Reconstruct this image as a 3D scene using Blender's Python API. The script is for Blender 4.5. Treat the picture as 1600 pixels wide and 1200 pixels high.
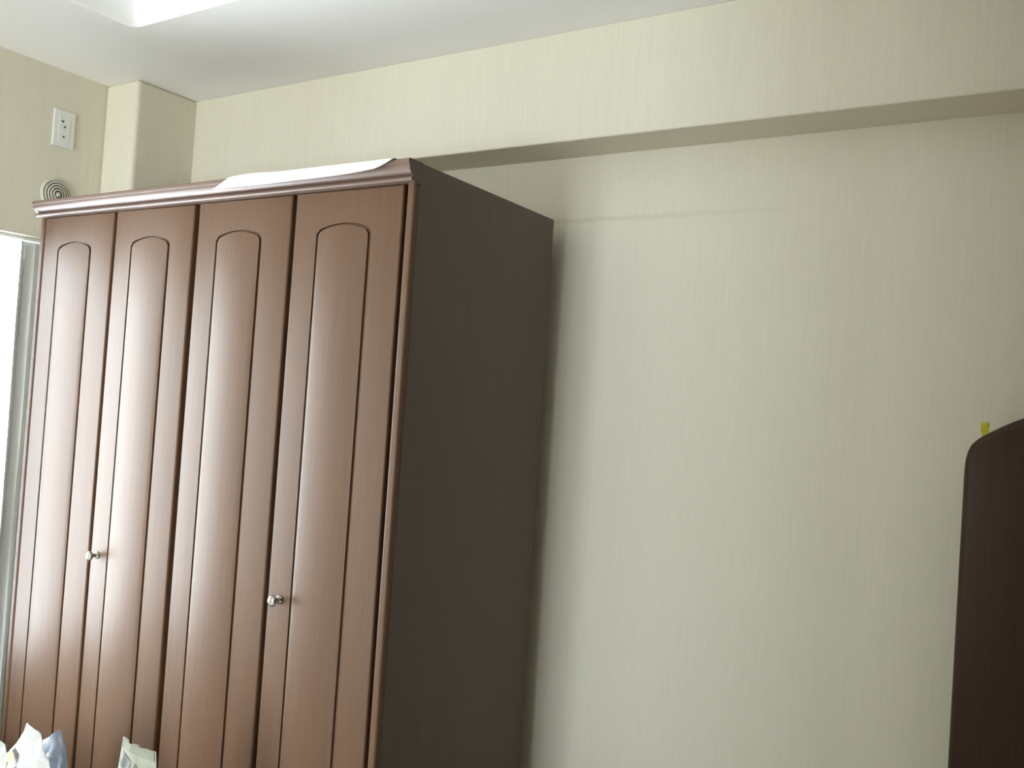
import bpy, bmesh, math, random
from mathutils import Vector, Matrix, noise as mnoise

random.seed(7)
scene = bpy.context.scene
COL = scene.collection
for o in list(bpy.data.objects):
    bpy.data.objects.remove(o)

# ------------------------------------------------------------------ camera
F_PX, YAW, PITCH, ROLL = 1399.7, -0.5628, 0.0236, 0.0671
CAM = Vector((1.2187, -2.1597, 1.4120))
fwd = Vector((math.sin(YAW) * math.cos(PITCH), math.cos(YAW) * math.cos(PITCH), math.sin(PITCH)))
rgt = Vector((math.cos(YAW), -math.sin(YAW), 0.0))
upv = rgt.cross(fwd)
r2 = rgt * math.cos(ROLL) + upv * math.sin(ROLL)
u2 = -rgt * math.sin(ROLL) + upv * math.cos(ROLL)
cam_data = bpy.data.cameras.new('camera')
cam_data.sensor_width = 36.0
cam_data.lens = F_PX / 1600.0 * 36.0
cam_data.clip_start = 0.02
cam = bpy.data.objects.new('camera', cam_data)
COL.objects.link(cam)
M = Matrix((r2, u2, -fwd)).transposed().to_4x4()
M.translation = CAM
cam.matrix_world = M
scene.camera = cam

# ------------------------------------------------------------------ daylight, exposure
SKY = (0.885, 0.960, 1.035)
SKY_STRENGTH = 12.0
world = bpy.data.worlds.new('overcast_sky')
scene.world = world
world.use_nodes = True
wn = world.node_tree
wn.nodes.clear()
wo = wn.nodes.new('ShaderNodeOutputWorld')
wb = wn.nodes.new('ShaderNodeBackground')
wb.inputs['Color'].default_value = (*SKY, 1)
wb.inputs['Strength'].default_value = SKY_STRENGTH
wn.links.new(wb.outputs[0], wo.inputs[0])

# portals in the window opening and the added one behind the viewer: they tell the renderer where the sky comes in
def portal(loc, rot, w, h):
    d = bpy.data.lights.new('window_portal', 'AREA')
    d.shape = 'RECTANGLE'
    d.size, d.size_y = w, h
    d.cycles.is_portal = True
    o = bpy.data.objects.new('window_portal', d)
    COL.objects.link(o)
    o.location, o.rotation_euler = loc, rot


portal((-1.85, -1.0, 1.17), (math.radians(90), 0, math.radians(-90)), 1.18, 1.54)
portal((-0.36, -4.85, 1.10), (math.radians(90), 0, 0), 1.12, 2.04)  # portal of the unseen window added behind the viewer

scene.view_settings.view_transform = 'Standard'
scene.view_settings.look = 'None'
scene.view_settings.gamma = 1.0
scene.view_settings.use_curve_mapping = False
scene.view_settings.exposure = 1.10
scene.cycles.use_denoising = True
scene.cycles.max_bounces = 16
scene.cycles.diffuse_bounces = 10
scene.cycles.transparent_max_bounces = 12
scene.cycles.sample_clamp_indirect = 6.0
scene.cycles.caustics_reflective = False
scene.cycles.caustics_refractive = False


# ------------------------------------------------------------------ helpers
def tag(o, label=None, cat=None, group=None, kind=None):
    if label: o['label'] = label
    if cat: o['category'] = cat
    if group: o['group'] = group
    if kind: o['kind'] = kind
    return o


def empty(name, loc):
    o = bpy.data.objects.new(name, None)
    o.empty_display_size = 0.05
    o.location = loc
    COL.objects.link(o)
    return o


def link(name, me, mat, parent=None, smooth=False, world_space=True):
    """mesh data in world coordinates; parts are parented keeping their place"""
    if mat: me.materials.append(mat)
    if smooth:
        for p in me.polygons: p.use_smooth = True
    o = bpy.data.objects.new(name, me)
    COL.objects.link(o)
    if parent is not None:
        o.parent = parent
        if world_space:
            p = parent
            off = Vector((0, 0, 0))
            while p is not None:
                off += p.location
                p = p.parent
            o.location = -off
    return o


def finish(bm, name):
    bmesh.ops.recalc_face_normals(bm, faces=bm.faces)
    me = bpy.data.meshes.new(name)
    bm.to_mesh(me)
    bm.free()
    return me


def add_box(bm, lo, hi, bevel=0.0, seg=2):
    vs = [bm.verts.new((x, y, z)) for x in (lo[0], hi[0]) for y in (lo[1], hi[1]) for z in (lo[2], hi[2])]
    idx = [(0, 1, 3, 2), (4, 6, 7, 5), (0, 4, 5, 1), (2, 3, 7, 6), (0, 2, 6, 4), (1, 5, 7, 3)]
    fs = [bm.faces.new([vs[i] for i in f]) for f in idx]
    if bevel > 0:
        es = list({e for f in fs for e in f.edges})
        bmesh.ops.bevel(bm, geom=es, offset=bevel, segments=seg, profile=0.5, affect='EDGES')


def box(name, lo, hi, mat, parent=None, bevel=0.0, seg=2):
    bm = bmesh.new()
    add_box(bm, lo, hi, bevel, seg)
    return link(name, finish(bm, name), mat, parent)


def lathe(bm, prof, origin, axis, seg=28):
    """profile [(radius, height)] spun about axis through origin"""
    ax = Vector(axis).normalized()
    a = ax.orthogonal().normalized()
    b = ax.cross(a)
    rings = []
    for r, h in prof:
        c = Vector(origin) + ax * h
        if r < 1e-6:
            rings.append([bm.verts.new(c)])
        else:
            rings.append([bm.verts.new(c + a * r * math.cos(2 * math.pi * k / seg) + b * r * math.sin(2 * math.pi * k / seg))
                          for k in range(seg)])
    for A, B in zip(rings, rings[1:]):
        for k in range(seg):
            k2 = (k + 1) % seg
            if len(A) == 1 and len(B) == 1: continue
            if len(A) == 1: bm.faces.new((A[0], B[k], B[k2]))
            elif len(B) == 1: bm.faces.new((A[k], A[k2], B[0]))
            else: bm.faces.new((A[k], A[k2], B[k2], B[k]))


def smooth_by_angle(o, deg=35):
    for p in o.data.polygons: p.use_smooth = True
    o.data.set_sharp_from_angle(angle=math.radians(deg))


# ------------------------------------------------------------------ materials
def new_mat(name):
    m = bpy.data.materials.new(name)
    m.use_nodes = True
    nt = m.node_tree
    nt.nodes.clear()
    out = nt.nodes.new('ShaderNodeOutputMaterial')
    b = nt.nodes.new('ShaderNodeBsdfPrincipled')
    nt.links.new(b.outputs[0], out.inputs[0])
    return m, nt, b


def coords(nt, scale, loc=(0, 0, 0)):
    tc = nt.nodes.new('ShaderNodeTexCoord')
    mp = nt.nodes.new('ShaderNodeMapping')
    mp.inputs['Scale'].default_value = scale
    mp.inputs['Location'].default_value = loc
    nt.links.new(tc.outputs['Object'], mp.inputs[0])
    return mp.outputs[0]


def noise(nt, vec, scale=1.0, detail=4.0, rough=0.55):
    n = nt.nodes.new('ShaderNodeTexNoise')
    n.inputs['Scale'].default_value = scale
    n.inputs['Detail'].default_value = detail
    n.inputs['Roughness'].default_value = rough
    nt.links.new(vec, n.inputs['Vector'])
    return n.outputs['Fac']


def ramp(nt, fac, stops):
    r = nt.nodes.new('ShaderNodeValToRGB')
    el = r.color_ramp.elements
    while len(el) < len(stops): el.new(0.5)
    for e, (p, c) in zip(el, stops):
        e.position = p
        e.color = (*c, 1)
    nt.links.new(fac, r.inputs[0])
    return r.outputs[0]


def bump(nt, b, height, strength=0.2, dist=0.002):
    n = nt.nodes.new('ShaderNodeBump')
    n.inputs['Strength'].default_value = strength
    n.inputs['Distance'].default_value = dist
    nt.links.new(height, n.inputs['Height'])
    nt.links.new(n.outputs[0], b.inputs['Normal'])


def mixc(nt, fac, a, b, blend='MIX'):
    m = nt.nodes.new('ShaderNodeMix')
    m.data_type = 'RGBA'
    m.blend_type = blend
    if isinstance(fac, (int, float)): m.inputs[0].default_value = fac
    else: nt.links.new(fac, m.inputs[0])
    for k, v in ((6, a), (7, b)):
        if isinstance(v, tuple): m.inputs[k].default_value = (*v, 1)
        else: nt.links.new(v, m.inputs[k])
    return m.outputs[2]


def math_node(nt, op, a, b=None):
    m = nt.nodes.new('ShaderNodeMath')
    m.operation = op
    for k, v in enumerate((a, b)):
        if v is None: continue
        if isinstance(v, (int, float)): m.inputs[k].default_value = v
        else: nt.links.new(v, m.inputs[k])
    return m.outputs[0]


def wallpaper(name, base, along='x', brown_line=False):
    """ribbed vinyl wallpaper: fine upright threads, faint mottling"""
    m, nt, b = new_mat(name)
    s = (230, 230, 9) if along in 'xy' else (60, 60, 60)
    thread = noise(nt, coords(nt, s), 1.0, 3.0, 0.6)
    broad = noise(nt, coords(nt, (110, 110, 1.6)), 1.0, 2.0, 0.5)
    fleck = noise(nt, coords(nt, (420, 420, 160)), 1.0, 2.0, 0.6)
    big = noise(nt, coords(nt, (1.3, 1.3, 1.3)), 1.0, 2.0, 0.5)
    d = tuple(c * 0.93 for c in base)
    l = tuple(min(1, c * 1.045) for c in base)
    c1 = ramp(nt, thread, [(0.3, d), (0.7, l)])
    c2 = mixc(nt, 0.30, c1, ramp(nt, broad, [(0.33, d), (0.67, l)]))
    c3 = mixc(nt, 0.22, c2, ramp(nt, fleck, [(0.35, tuple(c * 0.80 for c in base)), (0.65, l)]))
    c4 = mixc(nt, 0.2, c3, ramp(nt, big, [(0.3, (base[0] * 0.97, base[1] * 0.93, base[2] * 0.86)), (0.7, l)]))
    colr = c4
    if brown_line:
        # a faint brownish line on the wallpaper level with the wardrobe's top
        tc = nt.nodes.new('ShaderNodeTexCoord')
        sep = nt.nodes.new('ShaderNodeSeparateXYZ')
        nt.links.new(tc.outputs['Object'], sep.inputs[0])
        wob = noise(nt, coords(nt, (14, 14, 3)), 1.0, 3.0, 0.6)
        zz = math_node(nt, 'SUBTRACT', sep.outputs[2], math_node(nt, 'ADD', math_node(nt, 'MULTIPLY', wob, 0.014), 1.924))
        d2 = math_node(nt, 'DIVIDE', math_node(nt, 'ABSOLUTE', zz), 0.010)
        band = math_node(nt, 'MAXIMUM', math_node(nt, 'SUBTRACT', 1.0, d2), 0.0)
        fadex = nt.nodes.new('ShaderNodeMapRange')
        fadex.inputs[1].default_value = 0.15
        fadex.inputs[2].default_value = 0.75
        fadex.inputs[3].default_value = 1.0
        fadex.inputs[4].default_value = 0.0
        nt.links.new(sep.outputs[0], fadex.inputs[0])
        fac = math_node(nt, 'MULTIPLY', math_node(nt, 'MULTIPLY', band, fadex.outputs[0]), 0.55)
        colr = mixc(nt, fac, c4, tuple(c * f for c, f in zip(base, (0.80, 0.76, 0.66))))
    nt.links.new(colr, b.inputs['Base Color'])
    b.inputs['Roughness'].default_value = 0.75
    b.inputs['Specular IOR Level'].default_value = 0.25
    h = math_node(nt, 'ADD', thread, math_node(nt, 'MULTIPLY', fleck, 0.5))
    bump(nt, b, h, 0.25, 0.0012)
    return m


def plain(name, base, rough=0.6, metallic=0.0, var=0.06, scale=25, spec=0.4, bstr=0.05):
    m, nt, b = new_mat(name)
    n = noise(nt, coords(nt, (scale,) * 3), 1.0, 4.0, 0.6)
    nt.links.new(ramp(nt, n, [(0.3, tuple(c * (1 - var) for c in base)), (0.7, tuple(min(1, c * (1 + var)) for c in base))]),
                 b.inputs['Base Color'])
    b.inputs['Roughness'].default_value = rough
    b.inputs['Metallic'].default_value = metallic
    b.inputs['Specular IOR Level'].default_value = spec
    if bstr: bump(nt, b, n, bstr, 0.001)
    return m


def wood(name, dark, light, rough=0.35, coat=0.0, horizontal=False, spec=0.5):
    m, nt, b = new_mat(name)
    s = (95, 95, 2.2) if not horizontal else (2.2, 95, 95)
    s2 = (340, 340, 10) if not horizontal else (10, 340, 340)
    grain = noise(nt, coords(nt, s), 1.0, 5.0, 0.6)
    pore = noise(nt, coords(nt, s2), 1.0, 2.0, 0.5)
    c1 = ramp(nt, grain, [(0.28, dark), (0.72, light)])
    c2 = mixc(nt, 0.25, c1, ramp(nt, pore, [(0.35, tuple(c * 0.75 for c in dark)), (0.6, light)]))
    nt.links.new(c2, b.inputs['Base Color'])
    b.inputs['Roughness'].default_value = rough
    b.inputs['Specular IOR Level'].default_value = spec
    b.inputs['Coat Weight'].default_value = coat
    b.inputs['Coat Roughness'].default_value = 0.25
    bump(nt, b, pore, 0.05, 0.0006)
    return m


WALL = (0.755, 0.708, 0.590)
M_wall = wallpaper('ribbed_beige_wallpaper', WALL, brown_line=True)
M_wall_left = wallpaper('ribbed_beige_wallpaper_window_side', WALL)
M_ceil = plain('white_ceiling_paper', (0.92, 0.915, 0.905), 0.85, var=0.03, scale=180, spec=0.2, bstr=0.15)
M_floor = wood('floor_boards', (0.56, 0.50, 0.42), (0.64, 0.575, 0.485), 0.5, horizontal=True)
M_base = wood('baseboard_wood', (0.12, 0.07, 0.045), (0.17, 0.10, 0.06), 0.45, horizontal=True)
M_wood = wood('reddish_brown_veneer', (0.116, 0.058, 0.030), (0.134, 0.069, 0.037), 0.46, coat=0.0, spec=0.34)
M_wood_side = wood('dark_side_veneer', (0.118, 0.086, 0.068), (0.138, 0.100, 0.080), 0.55)
M_wood_top = wood('cornice_wood', (0.165, 0.104, 0.082), (0.185, 0.118, 0.094), 0.38, coat=0.1, horizontal=True)
M_board = wood('dark_brown_lacquer', (0.056, 0.033, 0.021), (0.068, 0.041, 0.026), 0.36, coat=0.0, spec=0.16)
M_chrome = plain('brushed_nickel', (0.46, 0.45, 0.42), 0.22, metallic=1.0, var=0.03, bstr=0)
M_paper = plain('white_paper', (0.90, 0.90, 0.88), 0.7, var=0.015, scale=40, spec=0.2)
M_plastic = plain('white_plastic', (0.80, 0.81, 0.78), 0.4, var=0.02)
M_slot = plain('dark_slots', (0.09, 0.09, 0.085), 0.6)
M_vent = plain('aged_ivory_plastic', (0.60, 0.58, 0.48), 0.5, var=0.05)
M_alu = plain('aluminium_sash', (0.60, 0.61, 0.61), 0.4, metallic=0.7, var=0.03)
M_yellow = plain('yellow_plastic', (0.60, 0.52, 0.03), 0.4, var=0.05)
M_conc = plain('balcony_concrete', (0.55, 0.55, 0.53), 0.9, var=0.1, scale=8)
M_added_panel = wood('added_dark_panelling', (0.12, 0.075, 0.045), (0.18, 0.115, 0.07), 0.5)  # dark facing added to unseen wall and closet doors to cut bounce
M_bounce_sheet = plain('bounce_bed_linen', (0.86, 0.85, 0.82), 0.9, var=0.03, scale=14, spec=0.1, bstr=0.3)
M_added_bed_wood = wood('added_bed_wood', (0.16, 0.09, 0.05), (0.24, 0.14, 0.08), 0.4, horizontal=True)


def glass_mat():
    m = bpy.data.materials.new('window_glass')
    m.use_nodes = True
    nt = m.node_tree
    nt.nodes.clear()
    out = nt.nodes.new('ShaderNodeOutputMaterial')
    t = nt.nodes.new('ShaderNodeBsdfTransparent')
    t.inputs[0].default_value = (0.94, 0.96, 0.95, 1)
    g = nt.nodes.new('ShaderNodeBsdfGlossy')
    g.inputs['Roughness'].default_value = 0.02
    fr = nt.nodes.new('ShaderNodeFresnel')
    fr.inputs['IOR'].default_value = 1.3
    mx = nt.nodes.new('ShaderNodeMixShader')
    nt.links.new(fr.outputs[0], mx.inputs[0])
    nt.links.new(t.outputs[0], mx.inputs[1])
    nt.links.new(g.outputs[0], mx.inputs[2])
    nt.links.new(mx.outputs[0], out.inputs[0])
    return m


def cloth_mat(name, base, trans=0.4):
    m, nt, b = new_mat(name)
    n = noise(nt, coords(nt, (500, 500, 500)), 1.0, 2.0, 0.5)
    nt.links.new(ramp(nt, n, [(0.3, tuple(c * 0.93 for c in base)), (0.7, base)]), b.inputs['Base Color'])
    b.inputs['Roughness'].default_value = 0.9
    b.inputs['Specular IOR Level'].default_value = 0.1
    tr = nt.nodes.new('ShaderNodeBsdfTranslucent')
    tr.inputs[0].default_value = (*base, 1)
    mx = nt.nodes.new('ShaderNodeMixShader')
    mx.inputs[0].default_value = trans
    out = [x for x in nt.nodes if x.type == 'OUTPUT_MATERIAL'][0]
    nt.links.new(b.outputs[0], mx.inputs[1])
    nt.links.new(tr.outputs[0], mx.inputs[2])
    nt.links.new(mx.outputs[0], out.inputs[0])
    return m


def film_mat(name, base, rough=0.3, trans=0.25, metallic=0.0):
    m = cloth_mat(name, base, trans)
    b = [x for x in m.node_tree.nodes if x.type == 'BSDF_PRINCIPLED'][0]
    b.inputs['Roughness'].default_value = rough
    b.inputs['Specular IOR Level'].default_value = 0.5
    b.inputs['Metallic'].default_value = metallic
    return m


M_glass = glass_mat()
M_curtain = cloth_mat('off_white_curtain', (0.72, 0.73, 0.71), 0.07)
M_lace = cloth_mat('white_sheer', (0.85, 0.87, 0.9), 0.7)
M_bag_white = film_mat('white_bag_film', (0.72, 0.72, 0.71), 0.35, 0.3)
M_bag_blue = film_mat('milky_blue_film', (0.44, 0.49, 0.58), 0.25, 0.35)
M_bag_pale = film_mat('pale_green_white_film', (0.62, 0.66, 0.62), 0.35, 0.3)
M_foil = film_mat('silver_green_foil', (0.40, 0.41, 0.33), 0.30, 0.10, 0.15)
M_print_y = plain('yellow_print', (0.82, 0.74, 0.36), 0.5)
M_print_d = plain('dark_print', (0.10, 0.09, 0.08), 0.5)
M_print_g = plain('grey_print', (0.16, 0.16, 0.15), 0.5)
M_seal = film_mat('grey_seal_film', (0.27, 0.28, 0.22), 0.3, 0.05)
M_facet_shade = film_mat('facet_shade_film', (0.20, 0.205, 0.145), 0.25, 0.05)  # olive stands in for shade on the pouch's right facet

# ------------------------------------------------------------------ the room
XL, XR, YB, YF, ZC = -1.606, 2.6, 0.0, -4.60, 2.40
T = 0.20
OY0, OY1, OZ0, OZ1 = -1.55, -0.40, 0.04, 1.845      # window recess in the left wall
FX0, FX1, FZ0, FZ1 = -0.90, 0.18, 0.10, 2.10            # unseen window, added behind the viewer to light the back wall


def structure(o, label=None):
    tag(o, label, kind='structure')
    return o


structure(box('floor', (XL - T, YF - T, -0.12), (XR + T, YB + T, 0.0), M_floor), 'brown wooden floor')
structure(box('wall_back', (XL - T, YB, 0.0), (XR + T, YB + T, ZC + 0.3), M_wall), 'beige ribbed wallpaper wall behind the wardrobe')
structure(box('wall_right', (XR, YF, 0.0), (XR + T, YB, ZC + 0.3), M_added_panel), 'unseen right wall with dark panelling added to cut bounce light')
bm = bmesh.new()
add_box(bm, (XL - T, YF - T, 0), (FX0, YF, ZC + 0.3))
add_box(bm, (FX1, YF - T, 0), (XR + T, YF, ZC + 0.3))
add_box(bm, (FX0, YF - T, 0), (FX1, YF, FZ0))
add_box(bm, (FX0, YF - T, FZ1), (FX1, YF, ZC + 0.3))
structure(link('wall_front', finish(bm, 'wall_front'), M_wall_left), 'beige wallpaper wall behind the viewer')
# unseen closet, added to keep the added window's light off the right
CX, CY = 0.21, -2.42
structure(box('added_closet', (CX, YF, 0.0), (XR, CY - 0.03, ZC), M_wall_left), 'unseen closet block added behind the viewer to shade the right side')
for k in range(3):
    x = CX + 0.06 + 0.76 * k
    structure(box('added_closet_door_%d' % (k + 1), (x, CY - 0.03, 0.02), (x + 0.74, CY, 2.10), M_added_panel, None, 0.004), 'unseen dark closet door added behind the viewer to cut bounce light')
bm = bmesh.new()
add_box(bm, (XL - T, OY1, 0), (XL, YB, ZC + 0.3))
add_box(bm, (XL - T, YF, 0), (XL, OY0, ZC + 0.3))
add_box(bm, (XL - 0.10, OY0, OZ1), (XL, OY1, OZ1 + 0.075))
add_box(bm, (XL - T, OY0, OZ1 + 0.075), (XL, OY1, ZC + 0.3))
add_box(bm, (XL - T, OY0, 0), (XL, OY1, OZ0))
structure(link('wall_left', finish(bm, 'wall_left'), M_wall_left), 'beige wallpaper wall with the window recess')

# ceiling with a raised tray in the middle
TX0, TX1, TY0, TY1, TD = -1.075, 2.05, -1.95, -0.645, 0.14
bm = bmesh.new()
outer = [(XL, YF), (XR, YF), (XR, YB), (XL, YB)]
inner = [(TX0, TY0), (TX1, TY0), (TX1, TY1), (TX0, TY1)]


def rounded(rect, r, n=6):
    (x0, y0), (x1, y1) = rect[0], rect[2]
    pts = []
    for cx, cy, a0 in ((x0 + r, y0 + r, 180), (x1 - r, y0 + r, 270), (x1 - r, y1 - r, 0), (x0 + r, y1 - r, 90)):
        for k in range(n + 1):
            a = math.radians(a0 + 90 * k / n)
            pts.append((cx + r * math.cos(a), cy + r * math.sin(a)))
    return pts


NC = 6
loops = []
prof = [(0.0, 0.0)]
for k in range(1, 6):                       # softly rounded lower lip
    a = math.radians(90 * k / 5)
    prof.append((-0.02 * math.sin(a), 0.02 * (1 - math.cos(a))))
prof += [(-0.02, TD)]
for off, dz in prof:
    rr = [(TX0 + off, TY0 + off), None, (TX1 - off, TY1 - off), None]
    pts = rounded(rr, 0.03, NC)
    loops.append([bm.verts.new((x, y, ZC + dz)) for x, y in pts])
for A, B in zip(loops, loops[1:]):
    n = len(A)
    for k in range(n): bm.faces.new((A[k], A[(k + 1) % n], B[(k + 1) % n], B[k]))
bm.faces.new(loops[-1])
ov = [bm.verts.new((x, y, ZC)) for x, y in outer]
L0 = loops[0]
per = NC + 1
for q in range(4):
    arc = L0[q * per:(q + 1) * per]
    for a, b_ in zip(arc, arc[1:]): bm.faces.new((ov[q], a, b_))
    nxt = L0[((q + 1) * per) % len(L0)]
    bm.faces.new((ov[q], arc[-1], nxt, ov[(q + 1) % 4]))
# closed slab above
tv = [bm.verts.new((x, y, ZC + 0.3)) for x, y in outer]
bm.faces.new(tv)
for q in range(4): bm.faces.new((ov[q], ov[(q + 1) % 4], tv[(q + 1) % 4], tv[q]))
co = structure(link('ceiling', finish(bm, 'ceiling'), M_ceil), 'white ceiling with a shallow raised tray')
smooth_by_angle(co, 40)

# beam along the top of the back wall, pillar in the corner
BY, BZ = -0.146, 2.108
bm = bmesh.new()
add_box(bm, (XL, BY, BZ), (XR, YB, ZC), 0.004, 2)
structure(link('trim_1', finish(bm, 'trim_1'), M_wall_left), 'papered beam running along the top of the back wall')
bm = bmesh.new()
add_box(bm, (XL, -0.378, 0.0), (-1.432, YB, ZC), 0.014, 4)
structure(link('trim_2', finish(bm, 'trim_2'), M_wall_left), 'papered pillar in the corner beside the beam')
for nm, lo, hi in (('baseboard_back', (-1.432, -0.012, 0), (XR, 0, 0.07)),
                   ('baseboard_right', (XR - 0.012, YF, 0), (XR, -0.012, 0.07)),
                   ('baseboard_front', (XL, YF, 0), (XR - 0.012, YF + 0.012, 0.07))):
    structure(box(nm, lo, hi, M_base, None, 0.003))

# windows: two sliding sashes at the outer side of each opening
WX = XL - T
WY1, WZ0 = -0.425, 0.42


def sliding_window(name, label, mp, a0, a1, z0, z1):
    """mp(along, depth, z) -> world; depth runs inwards from the outer wall face"""
    fw, sw = 0.035, 0.04

    def bx(bm, a, b_, d0, d1, lo, hi):
        p, q = mp(a, d0, lo), mp(b_, d1, hi)
        add_box(bm, [min(u, v) for u, v in zip(p, q)], [max(u, v) for u, v in zip(p, q)], 0.002, 1)

    def frame(bm, a, b_, d0, d1, lo, hi, w_):
        bx(bm, a, a + w_, d0, d1, lo, hi)
        bx(bm, b_ - w_, b_, d0, d1, lo, hi)
        bx(bm, a + w_, b_ - w_, d0, d1, lo, lo + w_)
        bx(bm, a + w_, b_ - w_, d0, d1, hi - w_, hi)

    bm = bmesh.new()
    frame(bm, a0, a1, 0.0, 0.07, z0, z1, fw)
    win = structure(link(name, finish(bm, name), M_alu), label)
    mid = (a0 + a1) / 2
    for k, (a, c) in enumerate(((a0 + fw, mid + 0.03), (mid - 0.03, a1 - fw))):
        d = 0.008 + 0.028 * k
        bm = bmesh.new()
        frame(bm, a, c, d, d + 0.022, z0 + fw, z1 - fw, sw)
        sash = link('window_sash', finish(bm, 'window_sash'), M_alu, win)
        bm = bmesh.new()
        p, q = mp(a + sw, d + 0.009, z0 + fw + sw), mp(c - sw, d + 0.013, z1 - fw - sw)
        add_box(bm, [min(u, v) for u, v in zip(p, q)], [max(u, v) for u, v in zip(p, q)])
        link('window_pane', finish(bm, 'window_pane'), M_glass, sash)


sliding_window('window_1', 'aluminium sliding balcony window', lambda a, d, z: (WX + d, a, z), OY0, WY1, WZ0, OZ1 + 0.073)
sliding_window('fill_window', 'unseen sliding window added behind the viewer to light the room', lambda a, d, z: (a, YF - T + d, z), FX0, FX1, FZ0, FZ1)
# solid wall part beside the window inside the recess
structure(box('trim_3', (WX, WY1, WZ0), (WX + 0.10, OY1, OZ1 + 0.073), M_wall_left), 'narrow wall strip beside the window frame')
structure(box('trim_4', (WX, OY0, OZ0), (WX + 0.10, OY1, WZ0), M_wall_left), 'low papered wall under the window')

# ------------------------------------------------------------------ wardrobe
W, H, GAP, D = 1.42, 1.921, 0.070, 0.60
YW = -GAP - D                   # front plane
wd = empty('wardrobe', (-W / 2, YW + D / 2, 0))
tag(wd, 'tall reddish-brown wooden wardrobe with four arched-panel doors against the beige wall', 'wardrobe')
sp = box('side_panel', (-0.020, YW + 0.016, 0.0), (0.0, -GAP, H), M_wood_side, wd, 0.001, 1)
tag(sp, 'plain dark side panel facing the room')
box('side_panel', (-W, YW + 0.016, 0.0), (-W + 0.020, -GAP, H), M_wood_side, wd, 0.001, 1)
for x in (-0.021, -W):
    box('corner_post', (x, YW, 0.0), (x + 0.021, YW + 0.018, H - 0.002), M_wood, wd, 0.006, 4)
box('top_panel', (-W + 0.020, YW + 0.02, H - 0.03), (-0.020, -GAP, H - 0.005), M_wood_top, wd)
box('back_panel', (-W + 0.020, -GAP - 0.012, 0.06), (-0.020, -GAP - 0.004, H - 0.03), M_wood_side, wd)
box('bottom_panel', (-W + 0.020, YW + 0.03, 0.07), (-0.020, -GAP - 0.012, 0.09), M_wood_side, wd)
box('plinth', (-W + 0.020, YW + 0.025, 0.0), (-0.020, YW + 0.045, 0.07), M_wood, wd)
for x in (-W + 0.0205 + 0.345, -0.7115, -0.3645):
    box('divider', (x - 0.009, YW + 0.03, 0.09), (x + 0.009, -GAP - 0.012, H - 0.03), M_wood_side, wd)

# cornice: profile swept along the front (forward offset, height below top)
prof = [(-0.02, 0.0), (0.026, 0.0), (0.0295, -0.002), (0.030, -0.006), (0.029, -0.0105), (0.0265, -0.012)]
for k in range(9):
    a = math.radians(90 * k / 8)
    prof.append((0.0265 - 0.014 * (1 - math.cos(a)), -0.012 - 0.020 * math.sin(a)))
prof += [(0.0095, -0.0335), (0.0095, -0.0355)]
for k in range(9):
    a = math.radians(90 - 180 * k / 8)
    prof.append((0.0125 + 0.005 * math.cos(a), -0.0405 + 0.005 * math.sin(a)))
prof += [(0.004, -0.0465), (-0.02, -0.0465)]
bm = bmesh.new()
ends = []
for x in (-W - 0.003, 0.003):
    ends.append([bm.verts.new((x, YW - f_, H + z_)) for f_, z_ in prof])
n = len(prof)
for k in range(n): bm.faces.new((ends[0][k], ends[0][(k + 1) % n], ends[1][(k + 1) % n], ends[1][k]))
bm.faces.new(ends[0])
bm.faces.new(ends[1])
co = link('cornice', finish(bm, 'cornice'), M_wood_top, wd)
co.data.materials.append(M_wood_side)
for p in co.data.polygons:
    if abs(p.normal.x) > 0.9: p.material_index = 1
smooth_by_angle(co, 38)
tag(co, 'moulded cornice with a rounded bead')

ZT, ZB_ = H - 0.047, 0.078         # door top and bottom
PL, PWID = 0.073, 0.166            # inset panel: offset from door's left edge, width
ARCH_Z, SAG = 1.783, 0.015         # springing line and rise of the arch
PBOT = 0.155


def arch_outline(xl, xr, zb, zs, sag, off, n=16):
    """panel outline (counter-clockwise seen from the front), inset by off; arched top with tight rounded shoulders"""
    xl, xr, zb = xl + off, xr - off, zb + off
    pts = [(xl, zb), (xr, zb)]
    w = xr - xl
    r = 0.012
    for k in range(n + 1):
        t = k / n
        x = xr - w * t
        u = (x - (xl + xr) / 2) / (w / 2)
        e = min(x - xl, xr - x)
        z = zs - off + sag * (1 - u * u)
        if e < r:
            z -= 0.35 * r * (1 - math.sqrt(max(0.0, 1 - ((r - e) / r) ** 2))) * 2
        pts.append((x, z))
    return pts


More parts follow.
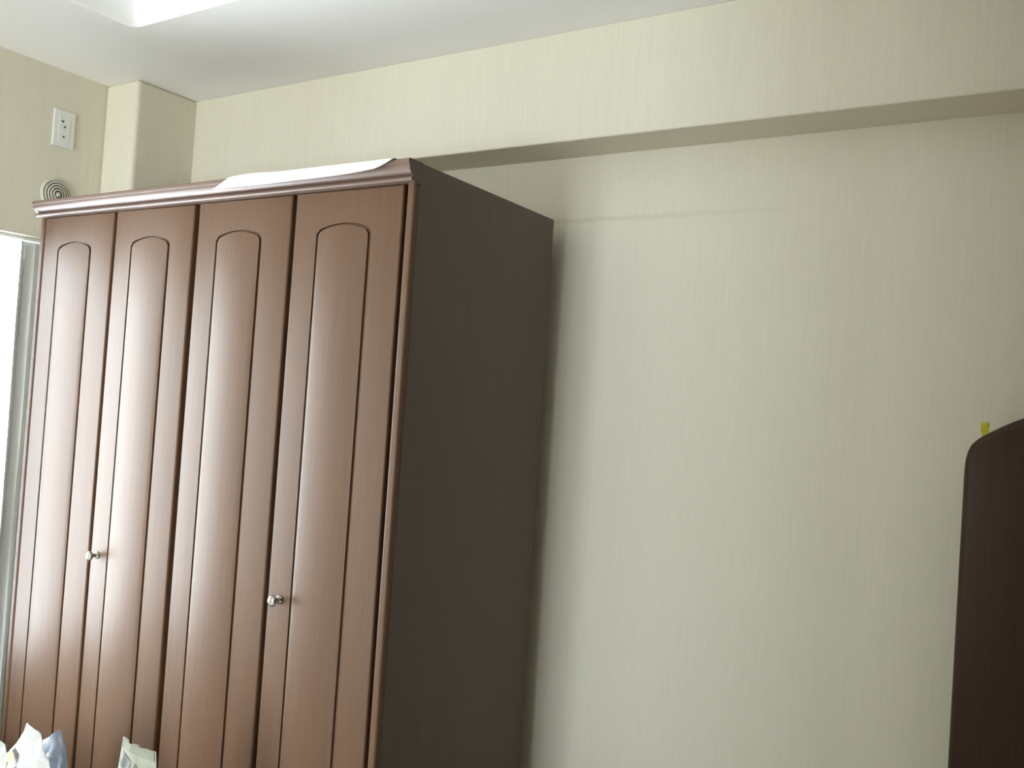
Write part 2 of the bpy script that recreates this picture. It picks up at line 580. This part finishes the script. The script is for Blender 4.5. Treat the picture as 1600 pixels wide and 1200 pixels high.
def make_door(x0, x1, knob):
    y = YW
    th = 0.020
    rd = empty('door', (0, 0, 0))
    bm = bmesh.new()
    xl, xr = x0 + PL, x0 + PL + PWID
    hole = arch_outline(xl, xr, PBOT, ARCH_Z, SAG, 0.0)
    hv = [bm.verts.new((x, y, z)) for x, z in hole]
    r = 0.005
    # rim loops of the slab, rounded over
    def rect(i, yy): return [bm.verts.new((x0 + i, yy, ZB_ + i)), bm.verts.new((x1 - i, yy, ZB_ + i)),
                             bm.verts.new((x1 - i, yy, ZT - i)), bm.verts.new((x0 + i, yy, ZT - i))]
    rims = [rect(r * (1 - math.sin(math.radians(a))), y + r * (1 - math.cos(math.radians(a)))) for a in (0, 22, 45, 67, 90)]
    rims.append(rect(0, y + th))
    for A, B in zip(rims, rims[1:]):
        for k in range(4): bm.faces.new((A[k], A[(k + 1) % 4], B[(k + 1) % 4], B[k]))
    bm.faces.new(rims[-1])
    f = rims[0]
    # face: bottom rail, stiles, top rail fan
    top = hv[2:]
    tv_ = [bm.verts.new((v.co.x, y, ZT - r)) for v in top]
    bm.faces.new((f[0], f[1], hv[1], hv[0]))
    bm.faces.new((f[1], f[2], tv_[0], hv[2], hv[1]))
    bm.faces.new((f[0], hv[0], hv[-1], tv_[-1], f[3]))
    for k in range(len(top) - 1): bm.faces.new((top[k], tv_[k], tv_[k + 1], top[k + 1]))
    # groove
    g1 = [bm.verts.new((x, y + 0.0070, z)) for x, z in arch_outline(xl, xr, PBOT, ARCH_Z, SAG, 0.0006)]
    g2 = [bm.verts.new((x, y + 0.0070, z)) for x, z in arch_outline(xl, xr - 0.0055, PBOT, ARCH_Z, SAG, 0.0050)]
    m_ = len(hv)
    for A, B in ((hv, g1), (g1, g2)):
        for k in range(m_): bm.faces.new((A[k], A[(k + 1) % m_], B[(k + 1) % m_], B[k]))
    bm.faces.new(g2)
    me = finish(bm, 'door')
    bpy.data.objects.remove(rd)
    door = link('door', me, M_wood, wd)
    smooth_by_angle(door, 30)
    # gently bowed inset panel
    bm = bmesh.new()
    o = 0.0045
    xr_p = xr - 0.0055                      # the shadow gap is wider on the hinge side
    oa = arch_outline(xl, xr_p, PBOT, ARCH_Z, SAG, o, 24)
    topz = [(x, z) for x, z in oa[2:]][::-1]         # left to right
    rows = 12
    grid = []
    for x, z in topz:
        u = (x - (xl + xr_p) / 2) / ((xr_p - xl) / 2 - o)
        col_ = []
        for j in range(rows + 1):
            t = j / rows
            zz = (PBOT + o) + (z - PBOT - o) * t
            bow = 0.0055 * (1 - u * u)
            edge = 0.0008 if (j in (0, rows) or abs(u) > 0.999) else 0.0
            col_.append(bm.verts.new((x, y + 0.0004 - bow * min(1.0, t * 8, (1 - t) * 14 + 0.15) + edge, zz)))
        grid.append(col_)
    for a, b_ in zip(grid, grid[1:]):
        for j in range(rows): bm.faces.new((a[j], b_[j], b_[j + 1], a[j + 1]))
    rim = [g[0] for g in grid] + grid[-1][1:] + [g[-1] for g in grid[::-1]][1:] + grid[0][1:-1][::-1]
    low = [bm.verts.new((v.co.x, y + 0.0071, v.co.z)) for v in rim]
    for k in range(len(rim)):
        k2 = (k + 1) % len(rim)
        bm.faces.new((rim[k], rim[k2], low[k2], low[k]))
    p = link('inset_panel', finish(bm, 'inset_panel'), M_wood, door)
    smooth_by_angle(p, 40)
    if knob is not None:
        kx, kz = knob
        bm = bmesh.new()
        lathe(bm, [(0.0, 0.0), (0.0105, 0.0), (0.0105, 0.002), (0.0085, 0.004), (0.0055, 0.006), (0.0045, 0.011), (0.0055, 0.015),
                   (0.0105, 0.018), (0.0130, 0.021), (0.0132, 0.024), (0.0115, 0.0270), (0.0065, 0.0292), (0.0, 0.030)],
              (kx, y, kz), (0, -1, 0), 32)
        ko = link('knob', finish(bm, 'knob'), M_chrome, door)
        smooth_by_angle(ko, 50)
        tag(ko, 'small shiny metal knob')
    return door


lefts = [-W + 0.025, -W + 0.372, -W + 0.719, -W + 1.066]
rights = [lefts[1] - 0.010, lefts[2] - 0.018, lefts[3] - 0.013, -0.030]
KZ = 0.929
knobs = [None, (lefts[1] + 0.030, KZ), None, (lefts[3] + 0.040, KZ)]
for a, b_, k in zip(lefts, rights, knobs): make_door(a, b_, k)

# ------------------------------------------------------------------ sheet of paper hanging over the cornice
def paper_sheet():
    yedge = YW - 0.0305
    nu, nv = 40, 26
    bm = bmesh.new()
    grid = []
    for i in range(nu + 1):
        u = i / nu
        row = []
        for j in range(nv + 1):
            v = j / nv                       # 0 back .. 1 hanging front
            # straight-sided sheet turned a little on the wardrobe top
            hang = 0.043 - 0.014 * max(0.0, (u - 0.55) / 0.37) ** 1.5 + 0.0025 * math.sin(u * 9)
            if u > 0.92: hang = 0.004 + (hang - 0.004) * math.cos((u - 0.92) / 0.08 * math.pi / 2) ** 0.8
            back = 0.12
            s = v * (back + hang)            # arc length from the back
            xs_ = -0.588 + 0.553 * u
            flat = back - 0.004 * 0
            if s <= flat:
                yy, zz = yedge + (flat - s), H + 0.0010
                ex = 0.0
            else:
                e = s - flat
                R_ = 0.008
                ang = min(e / R_, math.radians(62))
                yy = yedge - R_ * math.sin(ang)
                zz = H + 0.0010 - R_ * (1 - math.cos(ang))
                rest = e - R_ * ang
                if rest > 0:
                    yy -= rest * math.cos(ang)
                    zz -= rest * math.sin(ang)
                ex = e
            lift = 0.004 * math.exp(-((u - 0.15) / 0.15) ** 2) * (1 - abs(v - 0.8) / 0.8)
            slant = 0.0
            if u < 0.35:                     # left edge is cut on the slant by the turned sheet
                slant = (0.35 - u) / 0.35 * (0.19 * (1 - (s / (back + hang))) * 0.9)
            row.append(bm.verts.new((xs_ + slant, yy, zz + lift)))
        grid.append(row)
    for a, b_ in zip(grid, grid[1:]):
        for j in range(nv): bm.faces.new((a[j], b_[j], b_[j + 1], a[j + 1]))
    o = link('paper_sheet', finish(bm, 'paper_sheet'), M_paper, None, True)
    md = o.modifiers.new('thickness', 'SOLIDIFY')
    md.thickness = 0.0004
    md.offset = 1.0
    return tag(o, 'white sheet of paper hanging over the front edge of the wardrobe top', 'paper')


paper_sheet()

# ------------------------------------------------------------------ things on the left wall
wp = empty('wall_outlet', (XL, -0.517, 2.209))
tag(wp, 'white rectangular wall plate with small dark socket holes high on the wall', 'outlet')
box('cover_plate', (XL, -0.5535, 2.149), (XL + 0.007, -0.4805, 2.269), M_plastic, wp, 0.003, 3)
box('socket_insert', (XL + 0.006, -0.536, 2.165), (XL + 0.0085, -0.498, 2.253), M_plastic, wp, 0.001, 1)
for y, z in ((-0.5235, 2.232), (-0.5165, 2.216), (-0.5185, 2.183), (-0.5285, 2.233)):
    small = 0.55 if y == -0.5285 else 1.0
    box('socket_hole', (XL + 0.0080, y - 0.0030 * small, z - 0.0035 * small), (XL + 0.0090, y + 0.0030 * small, z + 0.0035 * small), M_slot, wp)

vy, vz = -0.523, 1.993
ve = empty('air_vent', (XL, vy, vz))
tag(ve, 'round louvred air vent on the wall just above the wardrobe cornice', 'air vent')
bm = bmesh.new()
lathe(bm, [(0.0, 0.0), (0.053, 0.0), (0.053, 0.003), (0.0515, 0.006), (0.048, 0.008), (0.0465, 0.006), (0.0, 0.004)], (XL, vy, vz), (1, 0, 0), 48)
o = link('flange', finish(bm, 'flange'), M_vent, ve)
smooth_by_angle(o, 40)
for r, h in ((0.0425, 0.009), (0.034, 0.011), (0.0255, 0.0125), (0.017, 0.0135)):
    bm = bmesh.new()
    lathe(bm, [(r, h - 0.0035), (r + 0.0008, h - 0.001), (r, h), (r - 0.0038, h + 0.0006), (r - 0.0044, h - 0.0008), (r - 0.002, h - 0.002), (r, h - 0.0035)],
          (XL, vy, vz), (1, 0, 0), 48)
    o = link('louvre_ring', finish(bm, 'louvre_ring'), M_vent, ve)
    smooth_by_angle(o, 50)
bm = bmesh.new()
lathe(bm, [(0.0, 0.005), (0.0085, 0.005), (0.0085, 0.012), (0.006, 0.0145), (0.0, 0.015)], (XL, vy, vz), (1, 0, 0), 32)
o = link('centre_cap', finish(bm, 'centre_cap'), M_vent, ve)
smooth_by_angle(o, 50)
bm = bmesh.new()
lathe(bm, [(0.0, 0.0045), (0.0445, 0.0062), (0.0445, 0.0066), (0.0, 0.0052)], (XL, vy, vz), (1, 0, 0), 40)
link('dark_duct', finish(bm, 'dark_duct'), M_slot, ve)

# ------------------------------------------------------------------ curtain gathered beside the wardrobe
def curtain(name, y0, y1, xmid, folds, amp, z0, z1, mat, seed):
    bm = bmesh.new()
    nu, nv = folds * 12, 30
    grid = []
    for i in range(nu + 1):
        u = i / nu
        row = []
        for j in range(nv + 1):
            v = j / nv                       # 0 top .. 1 bottom
            ph = 2 * math.pi * folds * u + 0.6 * math.sin(2.1 * v + seed) + 0.5 * math.sin(5 * u + seed)
            a = amp * (0.75 + 0.35 * v) * (0.8 + 0.3 * math.sin(3.3 * u * folds + seed))
            y = y0 + (y1 - y0) * (u + 0.02 * math.sin(ph * 2 + 0.5))
            y += 0.010 * math.sin(3.0 * v + 4 * u + seed) * v
            x = xmid + a * math.sin(ph) + 0.006 * mnoise.noise(Vector((u * 6, v * 5, seed)))
            row.append(bm.verts.new((x, y, z1 + (z0 - z1) * v)))
        grid.append(row)
    for a_, b_ in zip(grid, grid[1:]):
        for j in range(nv): bm.faces.new((a_[j], b_[j], b_[j + 1], a_[j + 1]))
    o = link(name, finish(bm, name), mat, None, True)
    md = o.modifiers.new('thickness', 'SOLIDIFY')
    md.thickness = 0.0008
    return o


tag(curtain('curtain', -0.605, -0.415, -1.655, 4, 0.020, 0.06, 1.832, M_curtain, 1.3),
    'grey-white curtain gathered in folds beside the wardrobe', 'curtain')
tag(curtain('lace_curtain', -0.79, -0.635, -1.665, 4, 0.012, 0.06, 1.832, M_lace, 4.1),
    'thin white sheer curtain glowing in front of the bright window', 'curtain')
rail = empty('curtain_rail', (-1.655, -1.5, 1.838))
tag(rail, 'slim white curtain rail inside the window recess', 'curtain rail')
bm = bmesh.new()
add_box(bm, (-1.667, OY0 + 0.01, 1.834), (-1.643, OY1 - 0.005, 1.8445), 0.002, 1)
link('track', finish(bm, 'track'), M_plastic, rail)

# ------------------------------------------------------------------ dark headboard at the right
def headboard():
    x0, x1 = 1.0305, 1.985
    y0, y1 = -0.125, -0.085
    out = [(x0, 0.0), (x1, 0.0)]
    xm = (x0 + x1) / 2
    half = [(0.0, 1.330), (0.0005, 1.350), (0.002, 1.366), (0.005, 1.381), (0.0105, 1.394), (0.019, 1.404), (0.030, 1.413), (0.044, 1.4225),
            (0.062, 1.434), (0.085, 1.447), (0.115, 1.461), (0.155, 1.477), (0.205, 1.493), (0.265, 1.508), (0.34, 1.521), (0.41, 1.528), (xm - x0, 1.531)]
    out += [(x1 - d, z) for d, z in half] + [(x0 + d, z) for d, z in half[:-1][::-1]]
    bm = bmesh.new()
    cx, cz = xm, 0.8
    def ring(inset, y):
        r_ = []
        n_ = len(out)
        for i, (x, z) in enumerate(out):
            p, q = Vector(out[i - 1]), Vector(out[(i + 1) % n_])
            t = (q - p).normalized()
            nrm = Vector((-t.y, t.x))
            r_.append(bm.verts.new((x + nrm.x * inset, y, max(0.0, z + nrm.y * inset))))
        return r_
    rr = 0.014
    rings = [ring(rr * (1 - math.sin(math.radians(a))), y0 + rr * (1 - math.cos(math.radians(a)))) for a in (0, 18, 36, 54, 72, 90)]
    rings += [ring(rr * (1 - math.sin(math.radians(a))), y1 - rr * (1 - math.cos(math.radians(a)))) for a in (90, 72, 54, 36, 18, 0)]
    for A, B in zip(rings, rings[1:]):
        n_ = len(A)
        for k in range(n_): bm.faces.new((A[k], A[(k + 1) % n_], B[(k + 1) % n_], B[k]))
    bm.faces.new(rings[0])
    bm.faces.new(rings[-1])
    bmesh.ops.remove_doubles(bm, verts=bm.verts, dist=1e-5)
    o = link('headboard', finish(bm, 'headboard'), M_board)
    smooth_by_angle(o, 40)
    return tag(o, 'tall dark brown wooden headboard with rounded top at the right edge', 'headboard'), out


hb, hb_out = headboard()
# yellow clip hooked over its top edge
kx = 1.0635


def top_at(x):
    best = None
    for (xa, za), (xb, zb) in zip(hb_out[2:], hb_out[3:]):
        if min(xa, xb) <= x <= max(xa, xb) and abs(xa - xb) > 1e-6:
            t = (x - xa) / (xb - xa)
            best = za + (zb - za) * t
    return best


kz = top_at(kx)
bm = bmesh.new()
w = 0.006
path = [(-0.118, kz + 0.004), (-0.120, kz + 0.020), (-0.115, kz + 0.0255), (-0.088, kz + 0.0255), (-0.0815, kz + 0.019), (-0.0815, kz - 0.03)]
sections = []
for i, (y, z) in enumerate(path):
    p = Vector(path[max(0, i - 1)])
    q = Vector(path[min(len(path) - 1, i + 1)])
    t = (q - p).normalized()
    nn = Vector((-t.y, t.x)) * 0.0012
    sections.append([bm.verts.new((kx - w, y - nn.x, z - nn.y)), bm.verts.new((kx + w, y - nn.x, z - nn.y)),
                     bm.verts.new((kx + w, y + nn.x, z + nn.y)), bm.verts.new((kx - w, y + nn.x, z + nn.y))])
for A, B in zip(sections, sections[1:]):
    for k in range(4): bm.faces.new((A[k], A[(k + 1) % 4], B[(k + 1) % 4], B[k]))
bm.faces.new(sections[0])
bm.faces.new(sections[-1])
tag(link('clip', finish(bm, 'clip'), M_yellow), 'small yellow plastic clip hooked over the headboard top', 'clip')

# ------------------------------------------------------------------ unseen bed, added to bounce light upward, and the bags on it
TZ = 0.38
bounce_bed = empty('bed', (-0.45, -1.6, 0))  # unseen bed, added to bounce light
tag(bounce_bed, 'unseen low bed with white sheet, added to bounce window light', 'bed')
box('added_bed_frame', (-1.40, -2.40, 0.06), (0.55, -0.86, 0.17), M_added_bed_wood, bounce_bed, 0.006, 2)
for x in (-1.36, 0.51):
    for y in (-2.31, -0.90):
        box('added_bed_leg', (x - 0.03, y - 0.03, 0), (x + 0.03, y + 0.03, 0.06), M_added_bed_wood, bounce_bed, 0.003, 1)
box('bounce_mattress', (-1.385, -2.335, 0.17), (0.535, -0.875, TZ), M_bounce_sheet, bounce_bed, 0.035, 4)


def pouch(name, base, width, top_pts, thick, mat, seed, rot=0.0, lean=0.0, crumple=0.006, seal=0.0, flare=0.0, parent=None, ridge=0.0, prints=()):
    """bag or pouch: front and back film joined at the sides and along a shaped top edge.
    top_pts: (s, height) polyline of the top edge, s across 0..1"""
    nu, nv = 28, 26
    def top(s):
        for (sa, ha), (sb, hb_) in zip(top_pts, top_pts[1:]):
            if sa <= s <= sb: return ha + (hb_ - ha) * (s - sa) / (sb - sa)
        return top_pts[-1][1]
    Rm = Matrix.Rotation(rot, 3, 'Z')

    def surf(s, t, sgn, proud=0.0):
        body = (math.sin(math.pi * min(max(s, 0), 1)) ** 0.6)
        up = 1 - (t / (1 - seal)) ** 1.8 if t < 1 - seal else 0.0
        th = thick * body * max(0.0, up) * 0.5 + (0.0005 if 0 < s < 1 else 0.0)
        wv = width * (1 + flare * (1 - t))
        p = Vector(((s - 0.5) * wv, sgn * (th + proud), t * top(s)))
        cr = crumple * min(1, min(s, 1 - s) * 8) * min(1, t * 5)
        nz = mnoise.noise(Vector((s * 5, t * 6, seed)))
        nz2 = mnoise.noise(Vector((s * 13, t * 15, seed * 2)))
        p.y += cr * (nz * 1.4 + 0.5 * nz2)
        p.x += 0.3 * crumple * mnoise.noise(Vector((t * 7, seed, s * 2)))
        p.y += lean * p.z + ridge * abs(s - 0.42)
        return Vector(base) + Rm @ p

    bm = bmesh.new()
    sides = [[[bm.verts.new(surf(i / nu, j / nv, sgn)) for j in range(nv + 1)] for i in range(nu + 1)] for sgn in (-1, 1)]
    for g in sides:
        for a, b_ in zip(g, g[1:]):
            for j in range(nv): bm.faces.new((a[j], b_[j], b_[j + 1], a[j + 1]))
    for i in range(nu):
        bm.faces.new((sides[0][i][0], sides[0][i + 1][0], sides[1][i + 1][0], sides[1][i][0]))
    for i in range(nu):
        bm.faces.new((sides[0][i][nv], sides[0][i + 1][nv], sides[1][i + 1][nv], sides[1][i][nv]))
    bmesh.ops.remove_doubles(bm, verts=bm.verts, dist=2e-4)
    o = link(name, finish(bm, name), mat, parent)
    smooth_by_angle(o, 55)
    for pname, pmat, quad in prints:
        bm = bmesh.new()
        n_ = 8
        g = []
        for i in range(n_ + 1):
            row = []
            for j in range(n_ + 1):
                u, v = i / n_, j / n_
                q = [(1 - u) * (1 - v), u * (1 - v), u * v, (1 - u) * v]
                row.append(bm.verts.new(surf(sum(w_ * c[0] for w_, c in zip(q, quad)), sum(w_ * c[1] for w_, c in zip(q, quad)), -1, 0.0012)))
            g.append(row)
        for a, b_ in zip(g, g[1:]):
            for j in range(n_): bm.faces.new((a[j], b_[j], b_[j + 1], a[j + 1]))
        link(pname, finish(bm, pname), pmat, o, True)
    return o


def bag(name, label, cat, base, *a, **k):
    e = empty(name, base)
    tag(e, label, cat, 'bags and pouches on the bed')
    return pouch('film_body', base, *a, parent=e, **k)


Y0 = -1.0
bag('plastic_bag', 'white plastic bag with a pointed top and a yellow print', 'bag', (-0.725, Y0, TZ + 0.002), 0.205,
    [(0, 0.115), (0.25, 0.188), (0.50, 0.252), (0.56, 0.247), (0.78, 0.222), (1.0, 0.165)], 0.055, M_bag_white, 3.1, 0.0, 0.0, 0.010,
    prints=[('yellow_print', M_print_y, ((0.08, 0.55), (0.46, 0.55), (0.285, 0.93), (0.255, 0.93))),
            ('dark_stripe', M_print_d, ((0.46, 0.60), (0.51, 0.60), (0.345, 0.89), (0.31, 0.89))),
            ('dark_stripe', M_print_d, ((0.08, 0.66), (0.13, 0.64), (0.225, 0.86), (0.195, 0.86)))])
bag('plastic_bag', 'crumpled milky blue plastic bag behind the white pointed bag', 'bag', (-0.780, -0.915, TZ + 0.002), 0.165,
    [(0, 0.12), (0.30, 0.165), (0.62, 0.195), (0.76, 0.210), (0.80, 0.206), (0.90, 0.18), (1.0, 0.13)], 0.05, M_bag_blue, 8.4, 0.0, 0.0, 0.010)
bag('plastic_bag', 'pale plastic bag at the left edge beside the white pointed bag', 'bag', (-0.975, -0.93, TZ + 0.002), 0.12,
    [(0, 0.09), (0.45, 0.120), (0.62, 0.136), (0.80, 0.128), (1.0, 0.10)], 0.045, M_bag_pale, 5.7, 0.0, 0.0, 0.006)
bag('snack_pouch', 'silvery foil snack pouch with a sealed top and dark printed mark', 'pouch', (-0.343, Y0, TZ + 0.002), 0.104,
    [(0, 0.303), (0.06, 0.303), (0.35, 0.298), (0.42, 0.300), (0.6, 0.297), (0.94, 0.298), (1, 0.298)], 0.075, M_foil, 2.2, 0.0, 0.0, 0.004,
    seal=0.075, flare=0.75, ridge=0.012,
    prints=[('seal_band', M_seal, ((0.03, 0.935), (0.97, 0.935), (0.97, 0.995), (0.03, 0.995))),
            ('shaded_facet', M_facet_shade, ((0.48, 0.55), (0.96, 0.55), (0.93, 0.80), (0.50, 0.885))),  # shade of the facet turned from the window, painted as a patch
            ('printed_mark', M_print_g, ((0.07, 0.835), (0.40, 0.795), (0.41, 0.885), (0.10, 0.920)))])
